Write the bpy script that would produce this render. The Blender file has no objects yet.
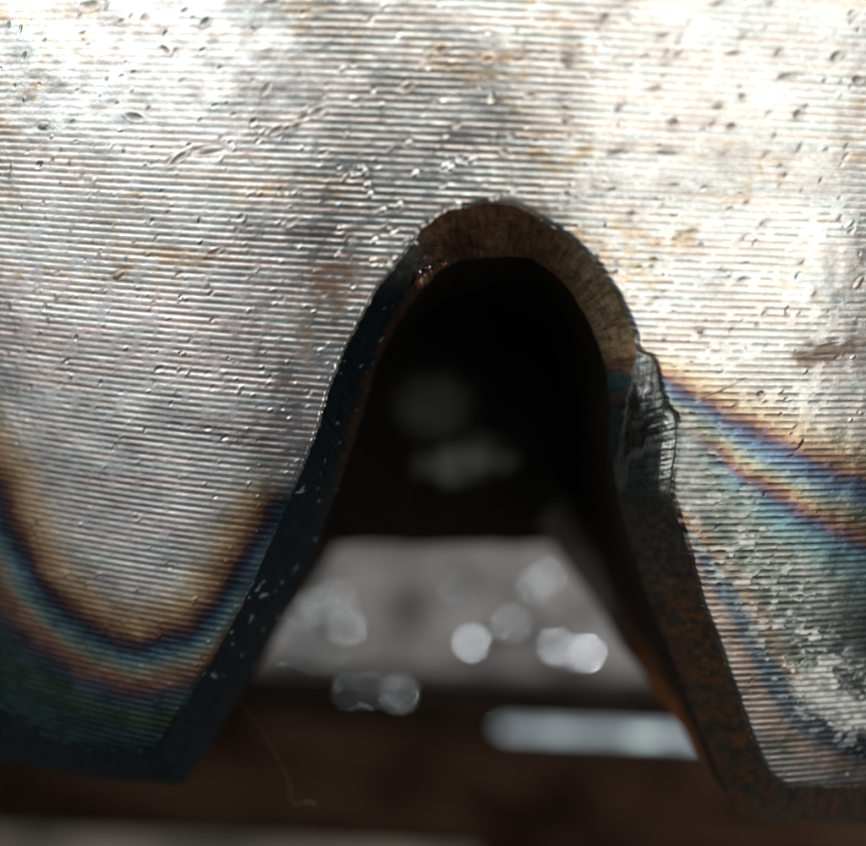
import bpy, math, random
import numpy as np
from mathutils import Matrix
R = math.radians
rng = np.random.default_rng(7); random.seed(7)
S = bpy.context.scene
S.unit_settings.scale_length = 0.01          # one unit is one centimetre
# ------------------------------------------------------------ camera
D, FPX, PIT, ROLL = 4.4, 1189.0, R(12), R(2.5)
fw = np.array([0, math.cos(PIT), -math.sin(PIT)]); _r = np.array([1., 0, 0]); _u = np.array([0, math.sin(PIT), math.cos(PIT)])
rt = _r*math.cos(ROLL)+_u*math.sin(ROLL); up = _u*math.cos(ROLL)-_r*math.sin(ROLL)
CAM = -D*fw
cd = bpy.data.cameras.new('camera'); cam = bpy.data.objects.new('camera', cd); S.collection.objects.link(cam)
M = Matrix(((rt[0], up[0], -fw[0], CAM[0]), (rt[1], up[1], -fw[1], CAM[1]), (rt[2], up[2], -fw[2], CAM[2]), (0, 0, 0, 1)))
cam.matrix_world = M; S.camera = cam
cd.sensor_width = 36; cd.sensor_fit = 'HORIZONTAL'; cd.lens = 36*FPX/866; cd.clip_start = .05; cd.clip_end = 400
cd.dof.use_dof = True; cd.dof.focus_distance = D+.16; cd.dof.aperture_fstop = .25
# ------------------------------------------------------------ light and exposure
w = bpy.data.worlds.new('World'); S.world = w; w.use_nodes = True
w.node_tree.nodes['Background'].inputs[0].default_value = (.75, .88, 1, 1); w.node_tree.nodes['Background'].inputs[1].default_value = .07
def lamp(name, az, el, dist, sx, sy, power, col):
    l = bpy.data.lights.new(name, 'AREA'); l.shape = 'RECTANGLE'; l.size = sx; l.size_y = sy; l.energy = power; l.color = col
    o = bpy.data.objects.new(name, l); S.collection.objects.link(o)
    a, e = R(az), R(el)
    p = np.array([math.sin(a)*math.cos(e), -math.cos(a)*math.cos(e), math.sin(e)])
    z = p; x = np.cross([0, 0, 1], z); x /= np.linalg.norm(x); y = np.cross(z, x); q = p*dist
    o.matrix_world = Matrix(((x[0], y[0], z[0], q[0]), (x[1], y[1], z[1], q[1]), (x[2], y[2], z[2], q[2]), (0, 0, 0, 1)))
    return o
lamp('window_band_left', -56, 21, 60, 52, 37, 13800, (.97, .99, 1))
lamp('window_band_middle', -16, 28, 60, 34, 34, 9400, (1, .99, .97))
lamp('window_band_right', 25, 24, 60, 58, 40, 15200, (1, .99, .96))
lamp('window_right', 28, -9, 60, 38, 23, 5600, (1, .985, .95))
lamp('window_left', -54, -7, 60, 42, 22, 1500, (.95, .98, 1))
l_ = bpy.data.lights.new('block_fill_light', 'AREA'); l_.shape = 'RECTANGLE'; l_.size = 6; l_.size_y = 6; l_.energy = 34000; l_.color = (.95, .97, 1)  # added unseen light that brightens the blurred block and its beads
from mathutils import Vector
lo_ = bpy.data.objects.new('block_fill_light', l_); S.collection.objects.link(lo_); lo_.location = (25, 8, 8)
lo_.rotation_euler = (Vector((1, 14.5, -6))-Vector((25, 8, 8))).to_track_quat('-Z', 'Y').to_euler()
S.view_settings.view_transform = 'Standard'; S.view_settings.look = 'None'; S.view_settings.exposure = 0; S.view_settings.gamma = 1
# ------------------------------------------------------------ helpers
RO, AX, TW = 5.0, .4, .5
def raydir(px, py):
    px = np.asarray(px, float); py = np.asarray(py, float)
    return fw*FPX+rt*(px[..., None]-433)-up*(py[..., None]-423)
def on_cyl(px, py, depth=0.0):
    d = raydir(px, py); r = RO-depth
    ox, oy = CAM[0]-AX, CAM[1]-RO
    a = d[..., 0]**2+d[..., 1]**2; b = 2*(ox*d[..., 0]+oy*d[..., 1]); c = ox*ox+oy*oy-r*r
    t = (-b-np.sqrt(np.maximum(b*b-4*a*c, 0)))/2/a
    return CAM+t[..., None]*d
def on_y(px, py, y):
    d = raydir(px, py); t = (y-CAM[1])/d[..., 1]; return CAM+t[..., None]*d
def proj(P):
    v = P-CAM; k = FPX/(v@fw); return 433+(v@rt)*k, 423-(v@up)*k
def hsh(ix, iy, s):
    n = (ix.astype(np.int64)*374761393+iy.astype(np.int64)*668265263+s*982451653) & 0x7fffffff
    n = ((n ^ (n >> 13))*1274126177) & 0x7fffffff
    return ((n ^ (n >> 16)) & 0xffff)/65535.
def noise(x, y, s=0):
    ix, iy = np.floor(x), np.floor(y); fx, fy = x-ix, y-iy; fx = fx*fx*(3-2*fx); fy = fy*fy*(3-2*fy)
    a = hsh(ix, iy, s); b = hsh(ix+1, iy, s); c = hsh(ix, iy+1, s); d = hsh(ix+1, iy+1, s)
    return (a*(1-fx)+b*fx)*(1-fy)+(c*(1-fx)+d*fx)*fy
def fbm(x, y, s=0, n=4):
    v = 0; a = .5; t = 0
    for k in range(n): v = v+a*noise(x*2**k, y*2**k, s+k*17); t += a; a *= .5
    return v/t
def sst(e0, e1, x): t = np.clip((x-e0)/(e1-e0), 0, 1); return t*t*(3-2*t)
def ramp(x, pts):
    xs = [p[0] for p in pts]; return np.stack([np.interp(x, xs, [p[1][k] for p in pts]) for k in range(3)], -1)
def pdist(px, py, poly):
    best = np.full(px.shape, 1e9)
    for (x0, y0), (x1, y1) in zip(poly[:-1], poly[1:]):
        dx, dy = x1-x0, y1-y0; t = np.clip(((px-x0)*dx+(py-y0)*dy)/(dx*dx+dy*dy), 0, 1)
        best = np.minimum(best, np.hypot(px-x0-t*dx, py-y0-t*dy))
    return best
def mix(a, b, t): return a*(1-t[..., None])+np.asarray(b)*t[..., None]
def grid_faces(n, m):
    i = np.arange((n-1)*(m-1)); r, c = i//(m-1), i % (m-1); a = r*m+c
    return np.stack([a, a+1, a+m+1, a+m], -1)
def mesh(name, V, Fq, mat, parent=None, attrs=None, smooth=True):
    V = np.ascontiguousarray(V, np.float32); Fq = np.ascontiguousarray(Fq, np.int32)
    me = bpy.data.meshes.new(name); k = Fq.shape[1]
    me.vertices.add(len(V)); me.vertices.foreach_set('co', V.ravel())
    me.loops.add(Fq.size); me.loops.foreach_set('vertex_index', Fq.ravel())
    me.polygons.add(len(Fq)); me.polygons.foreach_set('loop_start', np.arange(0, Fq.size, k, dtype=np.int32))
    me.update(calc_edges=True)
    me.polygons.foreach_set('use_smooth', np.full(len(Fq), smooth))
    for an, av in (attrs or {}).items():
        if av.ndim == 2:
            at = me.attributes.new(an, 'FLOAT_COLOR', 'POINT'); at.data.foreach_set('color', np.concatenate([av, np.ones((len(av), 1))], 1).astype(np.float32).ravel())
        else:
            at = me.attributes.new(an, 'FLOAT', 'POINT'); at.data.foreach_set('value', av.astype(np.float32))
    me.materials.append(mat); o = bpy.data.objects.new(name, me); S.collection.objects.link(o); o.parent = parent
    return o
def tag(o, label=None, cat=None, group=None, kind=None):
    for k, v in (('label', label), ('category', cat), ('group', group), ('kind', kind)):
        if v: o[k] = v
    return o
def nodemat(name):
    m = bpy.data.materials.new(name); m.use_nodes = True; return m, m.node_tree, m.node_tree.nodes['Principled BSDF']
def attr_mat(name, scale=60, bump=.0006, cvar=(.7, 1.25), stretch=(1, 1, 1), aniso=0, spec=.5):
    m, nt, b = nodemat(name); N = nt.nodes.new; L = nt.links.new
    b.inputs['Specular IOR Level'].default_value = spec
    if aniso:
        tg = N('ShaderNodeTangent'); tg.direction_type = 'RADIAL'; tg.axis = 'Z'; L(tg.outputs[0], b.inputs['Tangent'])
        b.inputs['Anisotropic'].default_value = aniso; b.inputs['Anisotropic Rotation'].default_value = .25
    a = N('ShaderNodeAttribute'); a.attribute_name = 'tint'
    me = N('ShaderNodeAttribute'); me.attribute_name = 'metal'
    ro = N('ShaderNodeAttribute'); ro.attribute_name = 'rough'
    tc = N('ShaderNodeTexCoord'); mp = N('ShaderNodeMapping'); mp.inputs['Scale'].default_value = stretch
    n1 = N('ShaderNodeTexNoise'); n1.inputs['Scale'].default_value = scale; n1.inputs['Detail'].default_value = 5
    L(tc.outputs['Object'], mp.inputs[0]); L(mp.outputs[0], n1.inputs[0])
    mr = N('ShaderNodeMapRange'); mr.inputs[3].default_value = cvar[0]; mr.inputs[4].default_value = cvar[1]
    mr.inputs[1].default_value = .3; mr.inputs[2].default_value = .7
    L(n1.outputs[0], mr.inputs[0])
    vm = N('ShaderNodeVectorMath'); vm.operation = 'SCALE'; L(a.outputs['Color'], vm.inputs[0]); L(mr.outputs[0], vm.inputs['Scale'])
    L(vm.outputs[0], b.inputs['Base Color']); L(me.outputs['Fac'], b.inputs['Metallic'])
    L(ro.outputs['Fac'], b.inputs['Roughness'])
    n2 = N('ShaderNodeTexNoise'); n2.inputs['Scale'].default_value = scale*2.2; n2.inputs['Detail'].default_value = 3; L(mp.outputs[0], n2.inputs[0])
    bp = N('ShaderNodeBump'); bp.inputs['Strength'].default_value = 1; bp.inputs['Distance'].default_value = bump
    L(n2.outputs[0], bp.inputs['Height']); L(bp.outputs[0], b.inputs['Normal'])
    return m
def empty(name, loc=(0, 0, 0)):
    o = bpy.data.objects.new(name, None); S.collection.objects.link(o); o.location = loc; o.empty_display_size = .2; return o
# ------------------------------------------------------------ outline of the torch-cut notch: (outer edge, inner edge)
PAIRS = [(-150, 680, -150, 742), (-60, 688, -60, 750), (0, 707, 0, 762), (42, 736, 50, 770), (91, 751, 90, 778), (150, 753, 163, 784), (160, 750, 184, 785),
 (194, 690, 214, 740), (220, 647, 246, 684), (249, 591, 276, 622), (278, 525, 308, 562), (297, 483, 325, 520), (314.6, 440, 340, 483),
 (329, 392, 358, 430), (347, 346, 376, 364), (375, 293, 399, 321), (402, 258, 421, 290), (424, 226, 442, 268), (446, 211, 464, 259),
 (489, 203, 490, 257), (517, 206, 512, 256), (545, 222, 531, 259), (570, 238, 552, 272), (595, 263, 570, 290), (619, 300, 587, 318),
 (632, 328, 597, 340), (638, 352, 602, 355), (654, 358, 607, 371), (661, 385, 609, 398), (668, 408, 609, 425), (678, 419, 609, 440),
 (676, 448, 611, 462), (671, 492, 617, 490), (679, 520, 622, 515), (688, 550, 632, 548), (700, 600, 649, 600), (722, 657, 671, 652),
 (739, 705, 690, 702), (755, 747, 707, 745), (769, 777, 727, 790), (784, 788, 743, 819), (830, 788, 822, 823), (870, 788, 872, 825), (1020, 787, 1020, 828)]
PP = np.array(PAIRS, float)
seg = np.maximum(np.hypot(*(np.diff(PP[:, :2], axis=0)).T), np.hypot(*(np.diff(PP[:, 2:], axis=0)).T)); cum = np.concatenate([[0], np.cumsum(seg)])
NS = 1500; ss = np.linspace(0, cum[-1], NS)
lin = np.stack([np.interp(ss, cum, PP[:, k]) for k in range(4)], -1)
def smooth_rows(A, sig):
    k = np.exp(-(np.arange(-18, 19)/sig)**2/2); k /= k.sum()
    P = np.concatenate([np.repeat(A[:1], 18, 0), A, np.repeat(A[-1:], 18, 0)]); return np.stack([np.convolve(P[:, i], k, 'valid') for i in range(A.shape[1])], -1)
OUT = smooth_rows(lin[:, :2], 2.2); INN = smooth_rows(lin[:, 2:], 5.0)
tq = np.arange(NS)*1.0
tang = np.gradient(OUT, axis=0); tang /= np.linalg.norm(tang, axis=1)[:, None]; nrm = np.stack([tang[:, 1], -tang[:, 0]], -1)
OUT = OUT+nrm*((fbm(tq/5, tq*0, 3)-.5)*2.6)[:, None]
INN = INN+nrm*((fbm(tq/9, tq*0, 9)-.5)*2.2)[:, None]
# ------------------------------------------------------------ grooved outer face
PITCH = .0268
PH0, PH1 = math.asin((-2.35-AX)/RO), math.asin((2.05-AX)/RO)
zb = float(on_cyl(np.array(866.), np.array(800.))[2])-.15
ztop = float(on_cyl(np.array(433.), np.array(0.))[2])+.75
ph = np.concatenate([np.linspace(R(-44), PH0, 24)[:-1], np.arange(PH0, PH1, .0044/RO), np.linspace(PH1, R(44), 24)])
zz = np.arange(zb, ztop, PITCH/6.5)
PH, ZZ = np.meshgrid(ph, zz); n, m = PH.shape
base = np.stack([AX+RO*np.sin(PH), RO-RO*np.cos(PH), ZZ], -1)
PX, PY = proj(base.reshape(-1, 3)); PX = PX.reshape(n, m); PY = PY.reshape(n, m)
A = PH*RO                                   # arc length in cm
wob = (fbm(A*1.3, ZZ*3, 5)-.5)*.0025
g = (ZZ+wob)/PITCH; row = np.floor(g); f = g-row
rj = hsh(row, row*0, 31)
depthv = .00105*(.65+.7*noise(A*9+rj*50, row*7.3, 8))*(.75+.5*rj)
wid = .185+.05*sst(200, 400, PY)*sst(620, 500, PX)+.05*noise(A*6, row*3.1, 12)
H = -depthv*np.exp(-((f-.5)/wid)**2) + .00022*np.cos(2*np.pi*f)
groove_fade = sst(.50, .72, fbm(A*2.1, ZZ*2.6, 40)) * sst(190, 30, PY)*.9      # grooves flattened to show the overexposed patches near the top
groove_fade = np.maximum(groove_fade, sst(.45, .7, fbm(A*3.1, ZZ*5, 43))*sst(560, 620, PX)*sst(400, 300, PY)*.55)
overexposed = sst(160, 90, PY+(fbm(A*5, ZZ*5, 47)-.5)*110)*sst(390, 270, PX+(fbm(A*4, ZZ*6, 48)-.5)*120)
groove_fade = np.maximum(groove_fade, .6*overexposed)
smear = sst(.60, .74, noise(A*24+PY*0, ZZ*30-A*18, 50))*.8                    # metal dragged over a groove
H = H*(1-.35*sst(260, 60, PY))*(1-.4*sst(560, 640, PY)*sst(620, 660, PX))*(1-groove_fade)*(1-smear*.6)
H += (fbm(A*4, ZZ*4, 61)-.5)*.007 + (fbm(A*28, ZZ*60, 62, 3)-.5)*.0006
stain = np.zeros_like(H); grit = np.zeros_like(H)
def dent(x, y, ln, wd, ang, h, rim=.4, st=0.):
    P = on_cyl(np.array(float(x)), np.array(float(y))); a0 = math.asin((P[0]-AX)/RO)*RO; z0 = P[2]; k = .0037
    ln *= k; wd *= k; r = max(ln, wd)*2.2
    i0, i1 = np.searchsorted(zz, [z0-r, z0+r]); j0, j1 = np.searchsorted(ph, [(a0-r)/RO, (a0+r)/RO])
    if i1 <= i0 or j1 <= j0: return
    da = A[i0:i1, j0:j1]-a0; dz = ZZ[i0:i1, j0:j1]-z0; c, s = math.cos(R(ang)), math.sin(R(ang))
    u = (da*c+dz*s)/ln; v = (-da*s+dz*c)/wd; q = u*u+v*v+.35*u*v*math.sin(x)+.5*(fbm(da*90+x, dz*90+y, 4, 2)-.5)
    h *= .68; H[i0:i1, j0:j1] += h*np.exp(-q*1.6) - rim*h*np.exp(-((np.sqrt(np.maximum(q, 0))-1.25)/.35)**2)
    if st: stain[i0:i1, j0:j1] = np.maximum(stain[i0:i1, j0:j1], st*np.exp(-np.maximum(q, 0)*.55))
BIG = [(89, 6, 13, 6, 15), (205, 22, 7, 4, 30), (272, 3, 9, 4, 10), (43, 126, 8, 5, 0), (134, 117, 12, 5, -8), (178, 159, 15, 4, 38), (209, 150, 16, 4, 12), (276, 131, 10, 4, 30),
 (292, 222, 10, 4, 35), (282, 194, 5, 3, 30), (215, 252, 10, 3, 30), (118, 275, 9, 4, 25), (318, 113, 8, 5, 20), (165, 50, 7, 4, -30), (603, 20, 7, 5, 60), (662, 36, 7, 3, 20),
 (734, 53, 8, 3, 10), (836, 56, 7, 5, 35), (785, 77, 9, 4, 10), (858, 80, 7, 5, 0), (619, 106, 6, 4, 60), (655, 88, 6, 3, 20), (673, 123, 5, 7, 0), (718, 106, 6, 4, 20), (731, 127, 5, 5, 45),
 (798, 114, 6, 5, 50), (617, 150, 11, 5, 25), (668, 151, 12, 5, 5), (570, 55, 9, 14, 20), (742, 97, 4, 4, 0), (566, 120, 5, 4, 0), (537, 138, 5, 4, 30), (529, 96, 6, 4, 20), (504, 152, 5, 4, 0),
 (487, 60, 6, 4, 20), (440, 50, 8, 4, 20), (520, 57, 7, 4, 10), (407, 88, 8, 4, 25), (358, 102, 7, 4, 35), (830, 345, 16, 2.2, 12), (822, 355, 18, 2, 3), (700, 331, 4, 4, 0), (760, 394, 4, 4, 0), (718, 391, 26, 1.3, 25)]
for x, y, l, wd, a in BIG: dent(x, y, l*.8, wd*.7, a, random.choice([-.0055, -.004, .0045]), .35, .75)
for k in range(620):
    x = random.uniform(-20, 880); y = random.uniform(-20, 440) if random.random() < .75 else random.uniform(0, 780)
    s = random.uniform(1.6, 3.6)*(1.25 if random.random() < .12 else 1)
    tp = y < 330 or x > 500
    dent(x, y, s*random.uniform(1, 1.8), s*.7, random.uniform(15, 75), random.choice([-1, -1, 1])*random.uniform(.002, .0045), .2, random.choice([0, 0, .35, .6]) if tp else 0)
for k in range(330):                                                          # small raised nicks that catch the light
    x = random.uniform(-20, 500); y = random.uniform(130, 760)
    dent(x, y, random.uniform(2.4, 5), random.uniform(1.1, 2), random.uniform(35, 60), random.uniform(.0010, .0030)*(1.7 if y > 480 else 1), .1, 0)
for x, y in ((354, 176), (364, 172), (370, 195), (361, 168), (445, 166), (451, 168), (383, 210), (341, 228), (374, 241), (373, 260), (395, 259), (338, 255), (415, 174), (367, 185), (399, 205), (409, 143), (472, 160)):
    dent(x, y, random.uniform(3, 4.5), 2.2, random.uniform(40, 65), .008, .3, 0)
# colour of the oxide film left by the heat
STEEL = np.array([.66, .645, .61])
tint = np.broadcast_to(STEEL, (n, m, 3)).copy()
fb = fbm(A*2, ZZ*3, 71)-.5; fb2 = fbm(A*5, ZZ*9, 75)-.5; fb3 = fbm(A*4, row*.9, 78)-.5
tint = tint*(1+.4*fb[..., None]+.5*fb2[..., None]+.35*(fbm(A*24, ZZ*40, 70)-.5)[..., None])
tint = mix(tint, tint*np.array([1.04, .97, .94]), sst(.0, .22, fb3)); tint = mix(tint, tint*np.array([.94, 1.0, 1.01]), sst(.0, .22, -fb3))
blot = fbm(A*15, ZZ*24, 85, 3)-.5
tint = tint*(1+(1.1*blot*overexposed)[..., None])
tint = mix(tint, np.array([.80, .79, .76]), overexposed*sst(-.05, .12, blot)*.6)  # overexposed white speckle at the top left painted into the tint
rus = sst(.1, .3, fbm(A*3.2, ZZ*7, 81)-.36)*sst(.0, .25, fbm(A*22, ZZ*36, 82)-.42)*np.maximum(sst(330, 250, PY), sst(560, 620, PX))
tint = mix(tint, tint*np.array([1.03, .965, .985]), sst(160, 300, PY)*sst(420, 300, PX)*sst(-.1, .12, fbm(A*2.5, row*.4, 84)-.5))
tint = mix(tint, tint*np.array([.84, .68, .50]), rus*.85)
j1 = (fbm(A*3, ZZ*3, 90)-.5)*18+(fbm(A*14, row*.8, 91)-.5)*16+(noise(A*50, ZZ*70, 93)-.5)*5
LX = [-2600, -500, -200, 0, 18, 40, 66, 100, 140, 185, 215, 240, 262, 285, 320]; LY = [200, 140, 190, 488, 545, 583, 612, 634, 644, 632, 606, 568, 530, 485, 400]
dl = pdist(PX, PY, list(zip(LX, LY)))*np.where(PY > np.interp(PX, LX, LY), 1, -1)+j1*.7
cl = ramp(dl, [(-75, STEEL*.93), (-48, (.52, .46, .37)), (-26, (.46, .30, .15)), (-12, (.26, .125, .05)), (-3, (.07, .035, .035)), (5, (.025, .035, .06)), (12, (.05, .10, .15)), (20, (.12, .20, .19)),
 (27, (.22, .21, .14)), (34, (.25, .13, .075)), (43, (.17, .08, .06)), (52, (.06, .065, .10)), (64, (.06, .13, .14)), (76, (.10, .15, .10)), (90, (.06, .14, .13)), (140, (.04, .11, .12))])
ml = sst(-75, -30, dl)*sst(345, 325, PX)*np.maximum(sst(455, 505, PY), sst(230, 180, PX))
cl = (cl*.78+.22*cl.mean(-1, keepdims=True))*(1-.62*sst(35, 75, dl)[..., None])
tint = mix(tint, cl*(1+.9*fb2[..., None]+.5*(fbm(A*20, row*.9, 97)-.5)[..., None]), ml)
RX = [560, 655, 680, 705, 750, 800, 866, 1000, 1300, 2600]; RY = [372, 376, 390, 405, 434, 462, 490, 545, 590, 600]
sc = .5+.5*np.clip((PX-660)/200, 0, 1.3)
dr = pdist(PX, PY, list(zip(RX, RY)))*np.where(PY > np.interp(PX, RX, RY), 1, -1)/sc+j1*.9
cr = ramp(dr, [(-80, STEEL), (-50, (.62, .56, .45)), (-26, (.60, .46, .27)), (-14, (.45, .25, .13)), (-5, (.22, .12, .14)), (3, (.13, .16, .28)), (12, (.17, .30, .46)), (22, (.32, .46, .50)), (31, (.48, .50, .36)),
 (39, (.52, .38, .18)), (46, (.40, .20, .13)), (53, (.26, .14, .17)), (60, (.12, .17, .27)), (70, (.14, .32, .38)), (90, (.22, .38, .36)), (115, (.33, .36, .31)), (150, (.30, .36, .33))])
mr_ = sst(-80, -35, dr)*sst(610, 640, PX)
P2 = [(655, 470), (676, 512), (697, 525), (718, 550), (738, 576), (755, 602), (774, 640), (791, 667), (812, 692)]
d2 = pdist(PX, PY, P2); y2 = np.interp(PX, [p[0] for p in P2]+[866, 1000], [p[1] for p in P2]+[728, 770])
low = sst(-2, 14, PY-y2)
cr = mix(cr, ramp(d2, [(0, (.42, .22, .12)), (7, (.36, .22, .12)), (11, (.20, .24, .19)), (20, (.25, .33, .30))]), sst(22, 12, d2)*sst(815, 790, PX))
P3 = [(680, 545), (700, 590), (716, 615), (733, 643), (750, 680), (772, 722), (808, 752), (843, 766), (900, 780)]
d3 = pdist(PX, PY, P3)+j1*.4; y3 = np.interp(PX, [p[0] for p in P3], [p[1] for p in P3])
lo = np.where((PY < y3)[..., None], ramp(d3, [(0, (.46, .34, .26)), (8, (.38, .27, .22)), (14, (.14, .18, .22)), (40, (.12, .18, .21))]), ramp(d3, [(0, (.46, .34, .26)), (12, (.42, .34, .29)), (26, (.36, .35, .33)), (40, (.38, .37, .34))]))
cr = mix(cr, lo, low*sst(7, 13, d2+20*sst(800, 815, PX)))
cr = (cr*.70+.30*cr.mean(-1, keepdims=True))*(1-.25*sst(-20, 20, dr)[..., None])
tint = mix(tint, cr*(1+.8*fb2[..., None]+.6*(fbm(A*18, row*.8, 98)-.5)[..., None]), mr_)
# pale crusted oxide
P4 = [(684, 430), (692, 470), (722, 515), (745, 560), (780, 600), (800, 650), (822, 690), (880, 716)]
d4 = pdist(PX, PY, P4); ox = fbm(A*8, ZZ*14, 95); ox2 = fbm(A*26, ZZ*40, 96)
solid = sst(22, 8, pdist(PX, PY, [(812, 682), (826, 700), (850, 712), (900, 718)])+(ox2-.5)*34)
mo = np.maximum(sst(58, 14, d4)*sst(.50, .60, ox*.35+ox2*.15+ox2*.5+.06*(noise(A*9, row, 99)-.5)), solid)
mo = np.maximum(mo, .8*sst(20, 6, pdist(PX, PY, [(683, 436), (690, 470), (692, 500)])+(ox2-.5)*20))
mo *= sst(600, 640, PX)*(1-.55*np.exp(-((f-.5)/.2)**2))*(.62+.38*sst(.35, .55, fbm(A*30, ZZ*44, 101, 3)))
tint = mix(tint, (np.array([.72, .70, .65])*(1+.5*(ox2[..., None]-.5))), mo*.9); H += mo*.003*(ox2)
gry = sst(38, 10, d4)*(1-mo)*mr_; tint = mix(tint, np.array([.17, .19, .165])*(.6+2.2*(ox2[..., None]-.2)), gry*.8)
# rust spots
rs = sst(34, 8, np.hypot(PX-335, (PY-288)*.9)+(ox2-.5)*60)*.85; rs = np.maximum(rs, sst(22, 6, np.hypot(PX-305, (PY-335)*.6)+(ox2-.5)*50)*.6)
rs = np.maximum(rs, sst(14, 3, pdist(PX, PY, [(800, 357), (856, 348)])+(ox2-.5)*22)*.8)
rs = np.maximum(rs, sst(12, 3, pdist(PX, PY, [(500, 203), (545, 210)])+(ox2-.5)*20)*.6)
tint = mix(tint, np.array([.17, .10, .055]), np.maximum(rs, stain*.75)*(1-ml*.8))
# dirt held in the valleys
val = np.exp(-((f-.5)/.17)**2)*(1-groove_fade)*(1-smear)
tint = mix(tint, tint*np.array([.50, .44, .38]), val*.75)
metal = np.clip(1-mo*.9-np.maximum(rs, stain*.75)*.55, 0, 1)*(1-.12*ml)
rough = np.clip(.23+.12*fb2+.25*mo+.2*stain+.15*val+.05*(noise(A*60, ZZ*90, 99)-.5), .2, .9)
tint = np.clip(tint, .01, .85)
NORM = np.stack([np.sin(PH), -np.cos(PH), 0*PH], -1)
# edge burr: face rolls over into the cut
PO = [tuple(p) for p in OUT[::3]]
de = np.full(PX.shape, 99.)
msk = (PX > -60) & (PX < 940)
de[msk] = pdist(PX[msk], PY[msk], PO)
H -= .012*np.exp(-(de/2.4)**2)*(1-.8*np.exp(-((PX-662)/20)**2)*sst(340, 355, PY)*sst(520, 490, PY))
V = base+NORM*H[..., None]
# cut the notch out of the grid and snap the rim to the outline
poly = np.concatenate([OUT, [[1400, 787], [1400, 2500], [-900, 2500], [-900, 680]]])
def inside(px, py):
    c = np.zeros(px.shape, bool); x0, y0 = poly[:, 0], poly[:, 1]; x1, y1 = np.roll(x0, -1), np.roll(y0, -1)
    step = 4096
    for s in range(0, len(px), step):
        X = px[s:s+step, None]; Y = py[s:s+step, None]
        t = ((y0 > Y) != (y1 > Y)) & (X < (x1-x0)*(Y-y0)/(y1-y0+1e-12)+x0); c[s:s+step] = t.sum(1) % 2 == 1
    return c
vx, vy, vd = PX.ravel(), PY.ravel(), de.ravel()
near = (vy > 190)
ins = np.zeros(len(vx), bool)
lowres = np.where(near)[0]; ins[lowres] = inside(vx[lowres], vy[lowres])
Fq = grid_faces(n, m)
cnt = ins[Fq].sum(1); keep = cnt <= 2
keep &= ~((cnt == 2) & (ins[Fq[:, 0]] != ins[Fq[:, 1]]) & (ins[Fq[:, 0]] == ins[Fq[:, 2]]))
Fk = Fq[keep]; dropped = np.zeros(len(vx), bool); dropped[Fq[~keep].ravel()] = True
used = np.zeros(len(vx), bool); used[Fk.ravel()] = True
bd = np.where(used & (dropped | ins))[0]
O3 = on_cyl(OUT[:, 0], OUT[:, 1]); Vf = V.reshape(-1, 3)
for i in bd:
    k = np.argmin((OUT[:, 0]-vx[i])**2+(OUT[:, 1]-vy[i])**2)
    if (OUT[k, 0]-vx[i])**2+(OUT[k, 1]-vy[i])**2 < 30: Vf[i] = O3[k]+np.array([0, .012, 0])
idx = -np.ones(len(vx), np.int64); uu = np.where(used)[0]; idx[uu] = np.arange(len(uu))
pipe = tag(empty('coped_steel_pipe', (AX, 0, zb)), 'thick grooved steel pipe end with torch-cut arched notch and rainbow heat colours', 'steel pipe')
PL = -np.array([AX, 0, zb])
steel = attr_mat('turned_steel', 55, .0003, (.86, 1.14), (1, 1, 1.6), aniso=.3)
mesh('grooved_face', Vf[uu]+PL, idx[Fk], steel, pipe, {'tint': tint.reshape(-1, 3)[uu], 'metal': metal.ravel()[uu], 'rough': rough.ravel()[uu]})
print('face quads', len(Fk))
# ------------------------------------------------------------ the cut edge
I3 = on_cyl(INN[:, 0], INN[:, 1], TW)
NC = 44; tv = np.linspace(0, 1, NC)
ff = np.exp(-((OUT[:, 0]-662)/26)**2)*sst(335, 350, OUT[:, 1])*sst(520, 480, OUT[:, 1]); kq = (1+1.9*smooth_rows(ff[:, None], 8)[:, 0])[:, None]
bx0 = OUT[:, :1]*(1-tv)+INN[:, :1]*tv; by0 = OUT[:, 1:]*(1-tv)+INN[:, 1:]*tv
B = on_cyl(bx0, by0, TW*tv[None]**kq)+np.array([0, .012, 0])*(1-tv)[None, :, None]
bpx, bpy_ = proj(B.reshape(-1, 3)); bpx = bpx.reshape(NS, NC); bpy_ = bpy_.reshape(NS, NC)
SI = np.repeat(np.arange(NS)[:, None], NC, 1).astype(float); TV = np.repeat(tv[None], NS, 0)
dS = np.gradient(B, axis=0); dT = np.gradient(B, axis=1); NB = np.cross(dS, dT); NB /= np.linalg.norm(NB, axis=2)[..., None]+1e-9
flip = np.sign((NB*(CAM-B)).sum(-1)); NB *= flip[..., None]
bulge = np.sin(np.pi*TV)
Hb = bulge*.010 + (fbm(SI/3.2, TV*2.2, 201)-.5)*.012*np.minimum(1, bulge*3) + (fbm(SI/14, TV*5, 205)-.5)*.022*bulge
Hb += (noise(SI/1.6, TV*30, 207)-.5)*.004*bulge
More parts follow.
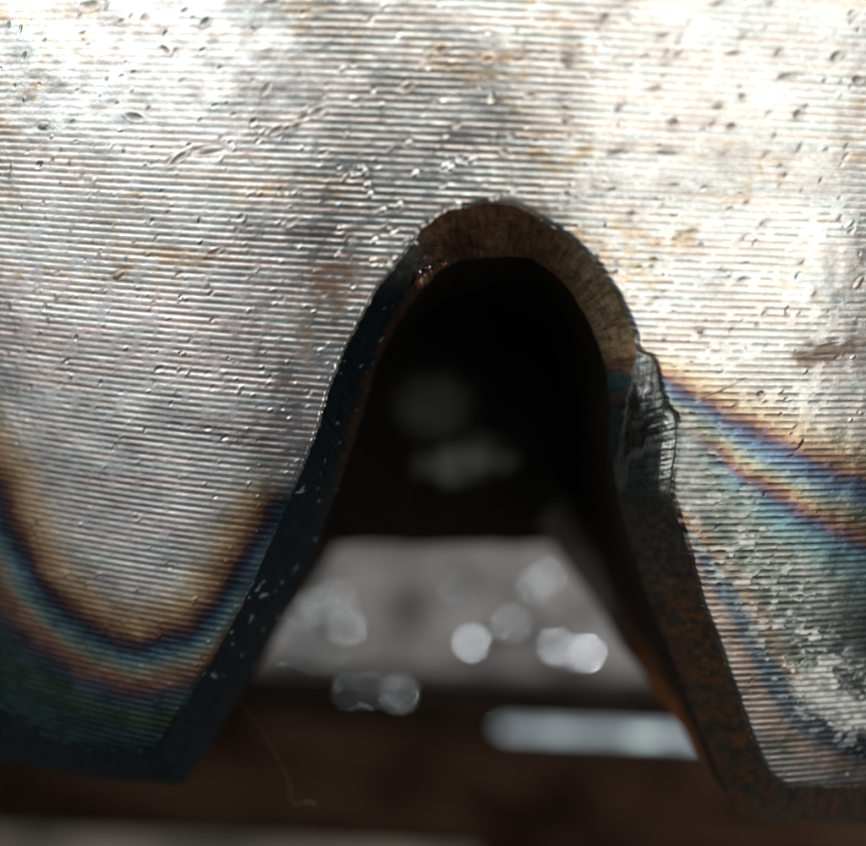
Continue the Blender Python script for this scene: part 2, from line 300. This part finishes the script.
# ground-away facets with chatter ribs
strip1 = sst(-4, 0, -np.abs(bpx-(648-(bpy_-350)*.12))+8)*sst(345, 352, bpy_)*sst(462, 440, bpy_)
d_r2 = np.abs(bpx-(659-(bpy_-360)*.06)); strip2 = sst(8, 5, d_r2)*sst(362, 372, bpy_)*sst(455, 430, bpy_)
d_r3 = np.abs(bpx-(671-(bpy_-415)*.05)); strip3 = sst(9, 6, d_r3)*sst(408, 416, bpy_)*sst(500, 470, bpy_)
strip4 = sst(9, 4, np.abs(bpx-(632-(bpy_-420)*.20)))*sst(385, 400, bpy_)*sst(500, 470, bpy_)
bn_ = fbm(bpx/7, bpy_/9, 255)
Hb += strip2*(.0008*np.sin(bpy_*2*np.pi/4.6+bpx*.3+5*bn_)+.004)+strip3*(.0022*np.sin(bpy_*2*np.pi/4.8+bpx*.25+6*bn_)*noise(bpx/3, bpy_/5, 260)+.006)
Hb += strip1*.0025*(fbm((bpx+bpy_*.12)/1.6, bpy_/30, 262)-.5)*3+strip4*.0025*(fbm((bpx+bpy_*.2)/1.6, bpy_/30, 264)-.5)*3
Bv = B+NB*Hb[..., None]
black = np.array([.007, .013, .017]); brown = np.array([.105, .056, .030]); rustc = np.array([.16, .07, .03])
c = np.broadcast_to(black, (NS, NC, 3)).copy()
bn = fbm(bpx/7, bpy_/7, 211); bn2 = fbm(bpx/2.2, bpy_/2.2, 212)
arch = sst(396, 440, bpx+(bn-.5)*26)*sst(395, 372, bpy_); c = mix(c, brown*(.1+1.1*bn[..., None]+1.1*fbm(SI/2.2+TV*2, TV*6, 219)[..., None]), arch)
c = mix(c, np.array([.21, .155, .085])*(.25+1.5*fbm(SI/2.4, TV*5, 214)[..., None]), sst(545, 600, bpx)*sst(375, 340, bpy_)*.75)
c = mix(c, np.array([.05, .028, .018]), sst(26, 12, np.hypot(bpx-460, bpy_-245)+(bn2-.5)*14)*.85)
up_l = sst(440, 405, bpx)*sst(300, 250, bpy_)*sst(220, 236, bpy_); c = mix(c, np.array([.11, .115, .10])*(.5+bn[..., None]), up_l*.6)
c = mix(c, np.array([.045, .022, .013]), sst(.62, .9, TV+(bn-.5)*.6)*sst(300, 330, bpx)*sst(450, 420, bpx)*sst(560, 420, bpy_)*.8)
c = mix(c, np.array([.02, .055, .06]), sst(20, 3, np.abs(bpy_-382-(bpx-620)*.1)+(bn-.5)*10)*sst(590, 605, bpx)*sst(645, 636, bpx)*.85)
c = mix(c, np.array([.12, .06, .04]), sst(10, 2, np.abs(bpy_-398+(bpx-620)*.5)+(bn-.5)*10)*sst(590, 605, bpx)*sst(640, 630, bpx)*.45)
low_r = sst(600, 612, bpx)*sst(395, 412, bpy_); c = mix(c, np.array([.020, .027, .024])*(.4+1.2*bn[..., None]), low_r)
c = mix(c, np.array([.034, .031, .026])*(.5+bn[..., None]), sst(600, 612, bpx)*sst(480, 510, bpy_))
c = mix(c, rustc*.5*(.3+bn2[..., None]+fbm(SI/2, TV*5, 221)[..., None]*.6), sst(600, 612, bpx)*sst(540, 620, bpy_)*sst(.36, .70, bn*.45+fbm(SI/3, TV*4, 220)*.6)*.85)
st_all = np.clip(strip1+strip2*.8+strip3+strip4*.6, 0, 1)
c = mix(c, np.array([.50, .51, .48])*(.35+.9*noise(bpx*1.1, bpy_/9, 231)[..., None])*(1-.55*strip2[..., None]-.1*strip4[..., None])*(1-.45*sst(400, 440, bpy_)[..., None]*(1-strip3[..., None]*.5)), st_all*.92)
c = mix(c, np.array([.05, .05, .05]), .8*np.maximum(sst(2.2, .8, np.abs(bpx-(653.5-(bpy_-360)*.11)))*sst(352, 360, bpy_)*sst(460, 440, bpy_), sst(1.8, .6, np.abs(bpx-(664.5-(bpy_-385)*.05)))*sst(392, 400, bpy_)*sst(470, 450, bpy_))*.8)
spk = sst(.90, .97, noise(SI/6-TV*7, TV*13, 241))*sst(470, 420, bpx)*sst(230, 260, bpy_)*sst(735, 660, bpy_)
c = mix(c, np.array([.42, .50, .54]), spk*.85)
mb = np.clip(st_all*.9+.25+spk*.5-arch*.2, 0, 1); rb = np.clip(.55-.2*st_all-.25*spk+.25*arch+.1*(bn-.5), .2, .9)
Bv[:, 0] = O3+np.array([0, .012, 0])
cutm = attr_mat('torch_cut_steel', 45, .0012, (.7, 1.3), spec=.06)
mesh('cut_edge', Bv.reshape(-1, 3)+PL, grid_faces(NS, NC), cutm, pipe, {'tint': c.reshape(-1, 3), 'metal': mb.ravel(), 'rough': rb.ravel()})
# ------------------------------------------------------------ bore behind the cut
YB = 3.5
iL = int(np.argmin(np.hypot(INN[:, 0]-184, INN[:, 1]-785))); iR = int(np.argmin(np.hypot(INN[:, 0]-743, INN[:, 1]-819)))
QK = np.array([(338, 546), (338, 500), (350, 420), (385, 350), (430, 315), (480, 305), (530, 320), (560, 380), (565, 450), (552, 505), (536, 528)], float)
qc = np.concatenate([[0], np.cumsum(np.hypot(*np.diff(QK, axis=0).T))]); ql = iR-iL+1
u = np.linspace(0, 1, ql); us = u
Q = np.stack([np.interp(us*qc[-1], qc, QK[:, k]) for k in range(2)], -1); Q = smooth_rows(Q, 12)
Q3 = on_y(Q[:, 0], Q[:, 1], YB); Q3[-6:, :] = Q3[-6]; 
P3_ = I3[iL:iR+1]; NT = 60; tt = np.linspace(0, 1, NT)
W = P3_[:, None]*(1-tt[None, :, None])+Q3[:, None]*tt[None, :, None]
jj = np.arange(ql)[:, None]+0*tt[None]; T2 = tt[None]+0*jj
W[..., 0] += (fbm(jj/30, T2*8, 301)-.5)*.05*np.sin(np.pi*T2); W[..., 2] += (fbm(jj/25, T2*9, 305)-.5)*.05*np.sin(np.pi*T2)
wp, wq = proj(W.reshape(-1, 3)); wp = wp.reshape(ql, NT); wq = wq.reshape(ql, NT)
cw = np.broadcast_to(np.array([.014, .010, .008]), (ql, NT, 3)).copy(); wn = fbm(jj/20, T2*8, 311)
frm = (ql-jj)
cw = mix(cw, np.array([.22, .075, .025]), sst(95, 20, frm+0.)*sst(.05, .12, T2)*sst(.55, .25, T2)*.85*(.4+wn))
cw = mix(cw, np.array([.30, .29, .28]), sst(110, 20, frm+0.)*sst(.40, .65, T2)*.8*(.4+wn))  # lit streak along the lower right wall painted into the tint
borem = attr_mat('scaled_bore', 8, .01, (.6, 1.4), spec=.12)
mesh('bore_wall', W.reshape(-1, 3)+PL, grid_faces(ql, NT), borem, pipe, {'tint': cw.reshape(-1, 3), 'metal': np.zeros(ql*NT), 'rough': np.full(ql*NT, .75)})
# far wall of the bore, its faint glow painted in as a paler patch
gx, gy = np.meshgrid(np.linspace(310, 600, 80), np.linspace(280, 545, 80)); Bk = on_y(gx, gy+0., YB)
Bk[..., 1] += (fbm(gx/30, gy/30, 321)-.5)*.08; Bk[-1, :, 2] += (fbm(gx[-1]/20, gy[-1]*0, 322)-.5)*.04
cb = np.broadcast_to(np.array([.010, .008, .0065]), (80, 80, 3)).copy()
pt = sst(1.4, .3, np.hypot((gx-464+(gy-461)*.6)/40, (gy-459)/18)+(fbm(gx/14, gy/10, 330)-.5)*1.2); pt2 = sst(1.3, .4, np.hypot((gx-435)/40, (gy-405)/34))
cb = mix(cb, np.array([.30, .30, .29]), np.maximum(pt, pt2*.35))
bmat = bpy.data.materials.get('scaled_bore')
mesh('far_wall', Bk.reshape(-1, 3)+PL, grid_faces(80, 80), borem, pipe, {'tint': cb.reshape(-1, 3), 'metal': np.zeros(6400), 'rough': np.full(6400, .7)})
# outside shell and underside closing the body
dk, nt_, b_ = nodemat('mill_scale'); b_.inputs['Base Color'].default_value = (.03, .028, .026, 1); b_.inputs['Roughness'].default_value = .7
tn = nt_.nodes.new('ShaderNodeTexNoise'); tn.inputs['Scale'].default_value = 5; tn.inputs['Detail'].default_value = 6
cr_ = nt_.nodes.new('ShaderNodeValToRGB'); cr_.color_ramp.elements[0].color = (.02, .02, .02, 1); cr_.color_ramp.elements[1].color = (.09, .05, .03, 1); cr_.color_ramp.elements[0].position = .4
nt_.links.new(tn.outputs[0], cr_.inputs[0]); nt_.links.new(cr_.outputs[0], b_.inputs['Base Color'])
e = R(44); xe, ye = RO*math.sin(e), RO-RO*math.cos(e)
plan = [(AX+xe, ye)]+[(AX+xe*math.cos(a)*1.0, ye+(YB+.9-ye)*math.sin(a)) for a in np.linspace(0, math.pi, 24)[1:-1]]+[(AX-xe, ye)]
pl = np.array(plan); zL = float(I3[0, 2]); zR = float(I3[-1, 2]); zlo = min(zL, zR)
zq = float(on_y(np.array(430.), np.array(534.), YB+1.)[2]); zback = lambda y: zlo+(zq-zlo)*min(1, max(0, (y-ye)/(YB+.1-ye)))
ring = np.array([[(x, y, zback(y)) for x, y in plan], [(x, y, ztop) for x, y in plan]])
mesh('back_shell', ring.reshape(-1, 3)+PL, grid_faces(2, len(plan)), dk, pipe, smooth=True)
fa = np.linspace(e, -e, len(plan)); fr = np.stack([AX+RO*np.sin(fa), RO-RO*np.cos(fa), np.full(len(plan), ztop-.01)], -1)
mesh('top_face', np.stack([fr, np.stack([pl[:, 0], pl[:, 1], np.full(len(plan), ztop-.01)], -1)]).reshape(-1, 3)+PL, grid_faces(2, len(plan)), dk, pipe, smooth=False)
def cap(name, A_, B_):
    VV = np.stack([A_, B_], 0); mesh(name, VV.reshape(-1, 3)+PL, grid_faces(2, len(A_)), dk, pipe, smooth=False)
rimR = W[-1]; farR = np.stack([np.linspace(I3[-1, 0], AX+xe*.6, NT), np.linspace(I3[-1, 1], YB+.6, NT), np.linspace(zR, zq, NT)], -1); cap('underside', rimR, farR)
rimL = W[0]; farL = np.stack([np.linspace(I3[0, 0], AX-xe*.6, NT), np.linspace(I3[0, 1], YB+.6, NT), np.linspace(zL, zq, NT)], -1); cap('underside', rimL, farL)
# ------------------------------------------------------------ burr chips and the molten bead on the cut
def blob(name, P, rx, ry, rz, ang, mat, parent, seed, rough=.35, res=12):
    th, phi = np.meshgrid(np.linspace(0, np.pi, res), np.linspace(0, 2*np.pi, res*2)); x, y, z = np.sin(th)*np.cos(phi), np.sin(th)*np.sin(phi), np.cos(th)
    k = 1+rough*(fbm(x*1.7+seed, z*1.7+y*1.1+9, seed, 3)-.5)*2; x, y, z = x*rx*k, y*ry*k, z*rz*k
    ca, sa = math.cos(ang), math.sin(ang); X = x*ca-z*sa; Z = x*sa+z*ca
    o = mesh(name, np.stack([X, y, Z], -1).reshape(-1, 3), grid_faces(res*2, res), mat, parent); o.location = tuple(P); return o
def plain(name, col, met, ro, sc=30, bump=.002, var=.4, spec=.5):
    m_, nt, b = nodemat(name); b.inputs['Specular IOR Level'].default_value = spec; t = nt.nodes.new('ShaderNodeTexNoise'); t.inputs['Scale'].default_value = sc; t.inputs['Detail'].default_value = 6
    r_ = nt.nodes.new('ShaderNodeValToRGB'); r_.color_ramp.elements[0].position = .35; r_.color_ramp.elements[1].position = .65
    r_.color_ramp.elements[0].color = tuple(x*(1-var) for x in col)+(1,); r_.color_ramp.elements[1].color = tuple(min(1, x*(1+var)) for x in col)+(1,)
    tc = nt.nodes.new('ShaderNodeTexCoord'); nt.links.new(tc.outputs['Object'], t.inputs[0]); nt.links.new(t.outputs[0], r_.inputs[0]); nt.links.new(r_.outputs[0], b.inputs['Base Color'])
    bp = nt.nodes.new('ShaderNodeBump'); bp.inputs['Distance'].default_value = bump; nt.links.new(t.outputs[0], bp.inputs['Height']); nt.links.new(bp.outputs[0], b.inputs['Normal'])
    b.inputs['Metallic'].default_value = met; b.inputs['Roughness'].default_value = ro; return m_
burrm = plain('bright_burr', (.70, .64, .60), .8, .35)
for k, (x, y, l, h_, a) in enumerate([(424, 226, 6, 3, 35), (431, 221, 6, 2.4, 50), (438, 215, 7, 2.4, 35), (445, 211, 5, 2.4, 35), (452, 208, 7, 3, 15), (459, 207, 6, 2.6, 10), (418, 232, 4, 2.2, 60), (491, 200, 3, 4, 60), (497, 199, 2.4, 4, 60), (416, 243, 3, 4, 60)]):
    P = on_cyl(np.array(float(x)), np.array(float(y)), -.004); blob('burr', P+PL, l*.0037*.62, .008, h_*.0037*.6, R(a), burrm, pipe, k+3, .7)
beadm = plain('glassy_slag', (.10, .045, .025), .3, .12, 20, .0)
glint = plain('bead_glint', (.62, .66, .74), 1, .12, 20, .0)  # bright metal for added drops that stand in for the bead's highlight
P = on_cyl(np.array(429.), np.array(267.), .29); blob('slag_and_glint', P+PL, .020, .022, .014, .5, glint, pipe, 25, .25, 20)
P = on_cyl(np.array(420.), np.array(272.), .28); blob('slag_and_glint', P+PL, .009, .01, .013, .5, glint, pipe, 27, .25, 16)
P = on_cyl(np.array(428.), np.array(272.), .34); blob('slag_and_glint', P+PL, .026, .03, .024, .3, beadm, pipe, 5, .25, 20)
P = on_cyl(np.array(422.), np.array(279.), .28); blob('slag_and_glint', P+PL, .03, .03, .040, -.5, beadm, pipe, 8, .35, 20)
P = on_cyl(np.array(444.), np.array(264.), .36); blob('slag_and_glint', P+PL, .02, .02, .012, .3, beadm, pipe, 9, .35, 16)
# ------------------------------------------------------------ things behind, out of focus
def slab(name, px0, px1, py0, py1, y0, depth, mat, parent, jag=.0):
    a = on_y(np.array(px0*1.), np.array(py1*1.), y0); b = on_y(np.array(px1*1.), np.array(py0*1.), y0)
    return box(name, a[0], b[0], y0, y0+depth, a[2], b[2], mat, parent)
def box(name, x0, x1, y0, y1, z0, z1, mat, parent, bev=.12):
    import bmesh
    bm = bmesh.new(); bmesh.ops.create_cube(bm, size=1)
    for v in bm.verts: v.co = ((v.co.x+.5)*(x1-x0)+x0, (v.co.y+.5)*(y1-y0)+y0, (v.co.z+.5)*(z1-z0)+z0)
    bmesh.ops.bevel(bm, geom=bm.edges[:], offset=bev, segments=3, affect='EDGES')
    me = bpy.data.meshes.new(name); bm.to_mesh(me); bm.free(); me.materials.append(mat)
    o = bpy.data.objects.new(name, me); S.collection.objects.link(o); o.parent = parent
    return o
YK = 14.5; YF = 12.9
blockm = plain('brushed_block', (.082, .076, .070), .0, .6, 1.3, .02, .75)
rustm = plain('rusty_plate', (.0070, .0038, .0024), .0, .9, .6, .03, .6, .0)
barm = plain('polished_bar', (.60, .68, .78), .8, .32, 2.2, .03, .5)
darkm = plain('gap_shade_steel', (.004, .0028, .002), .0, .8, .8, .02, .4, .0)  # near-black colour puts the shade of the gap onto the ledge
beadb = plain('spatter', (.75, .78, .80), 1, .18, 5, .0, .1)
pz = lambda py, y: float(on_y(np.array(433.), np.array(float(py)), y)[2])
blk = tag(empty('steel_block', (0, YK, pz(682, YK))), 'pale grey steel block dotted with bright spatter, blurred behind the notch', 'steel block')
OFF = -np.array(blk.location)
o = box('block_body', -7, 7.5, YK, YK+7, pz(684, YK), pz(430, YK), blockm, None, .3); 
o.parent = blk; o.matrix_parent_inverse = Matrix.Translation(tuple(OFF))
for k, (x, y, r_) in enumerate([(345, 628, .16), (318, 606, .12), (300, 612, .10), (335, 596, .09), (322, 622, .09), (296, 640, .08), (310, 655, .07), (531, 586, .14), (545, 577, .11), (508, 626, .15), (468, 644, .15), (553, 648, .13), (567, 655, .07), (583, 655, .17), (455, 592, .06), (322, 604, .07), (341, 600, .06), (318, 640, .05), (300, 622, .06), (284, 650, .07), (330, 660, .05), (560, 612, .05), (540, 618, .05)]):
    P = on_y(np.array(float(x)), np.array(float(y)), YK-.03); blob('spatter_bead', P+OFF, r_*.82, r_*.82, r_*.82, 0, beadb, blk, k+40, .12, 20)
ledge = tag(box('shaded_ledge', -9, 9, YF+.5, YK+6, pz(716, YK)-.7, pz(684, YK)-.02, darkm, None, .2), 'steel ledge under the pale grey block, coloured near black for the shaded gap', 'steel ledge')
P = on_y(np.array(397.), np.array(697.), YK-1.3)
for k, (x, y, r_) in enumerate([(397, 695, .13), (372, 690, .05), (350, 692, .05), (384, 684, .04)]):
    P = on_y(np.array(float(x)), np.array(float(y)), YF+.8); q = blob('spatter_bead', P, r_, r_, r_, 0, beadb, None, k+80, .12, 20)
    q.parent = ledge
a = on_y(np.array(499.), np.array(731.), YF); b = on_y(np.array(760.), np.array(722.), YF)
bar = tag(box('polished_bar', a[0], b[0]+1.5, YF, YF+.4, a[2]-.12, a[2]+.0, barm, None, .08), 'bright bluish white steel bar lying blurred across the brown plate', 'steel bar')
zp = a[2]-.13
_d = raydir(240, 834); yfe = float(CAM[1]+(zp-CAM[2])/_d[2]*_d[1])
plate = tag(box('brown_plate', -9, 9, yfe, YF+.45, zp-.6, zp-.005, rustm, None, .1), 'dark rust brown steel plate lying under the notch, out of focus', 'steel plate')
_e = raydir(240, 875); yn = float(CAM[1]+(zp-CAM[2])/_e[2]*_e[1]); xs_ = on_y(np.array(478.), np.array(840.), yfe)[0]
strip = tag(box('pale_strip', -7, xs_, yn, yfe-.02, zp-.55, zp-.02, plain('dull_strip', (.040, .034, .025), .0, .8, .9, .02, .5, .2), None, .06), 'pale grey steel strip along the lower left edge of the brown plate', 'steel strip')
bench = tag(box('workbench', -30, 30, -2, 40, zp-3, zp-.62, plain('bench_steel', (.025, .021, .017), .0, .7, .3, .03, .4, .1), None, .2), kind='structure')
wall = tag(box('workshop_wall', -80, 80, 60, 62, zp-20, 60, plain('wall_paint', (.03, .03, .03), 0, .8, .1, .0, .3), None, .2), kind='structure')
# a hair-thin curled fibre hanging off the left tooth
pts = [(236, 698, .5), (262, 728, .5), (283, 766, .48), (291, 786, .46), (290, 800, .45), (297, 806, .44), (306, 800, .43), (318, 805, .42)]
K3 = np.array([on_cyl(np.array(float(x)), np.array(float(y)), dd) for x, y, dd in pts]); tk = np.linspace(0, len(pts)-1, 90)
C3 = smooth_rows(np.stack([np.interp(tk, np.arange(len(pts)), K3[:, k]) for k in range(3)], -1), 4)
Tn = np.gradient(C3, axis=0); Tn /= np.linalg.norm(Tn, axis=1)[:, None]; s1 = np.cross(Tn, [0, 1, 0]); s1 /= np.linalg.norm(s1, axis=1)[:, None]; s2 = np.cross(Tn, s1)
an = np.linspace(0, 2*np.pi, 7); rr = (.0003+.0012*np.linspace(0, 1, 90)**1.5)[:, None, None]
FV = C3[:, None]+rr*(np.cos(an)[None, :, None]*s1[:, None]+np.sin(an)[None, :, None]*s2[:, None])
fo = mesh('curled_fibre', FV.reshape(-1, 3), grid_faces(90, 7), plain('fibre', (.16, .11, .08), 0, .6))
tag(fo, 'hair-thin pale curled fibre hanging below the left tooth of the notch', 'fibre')
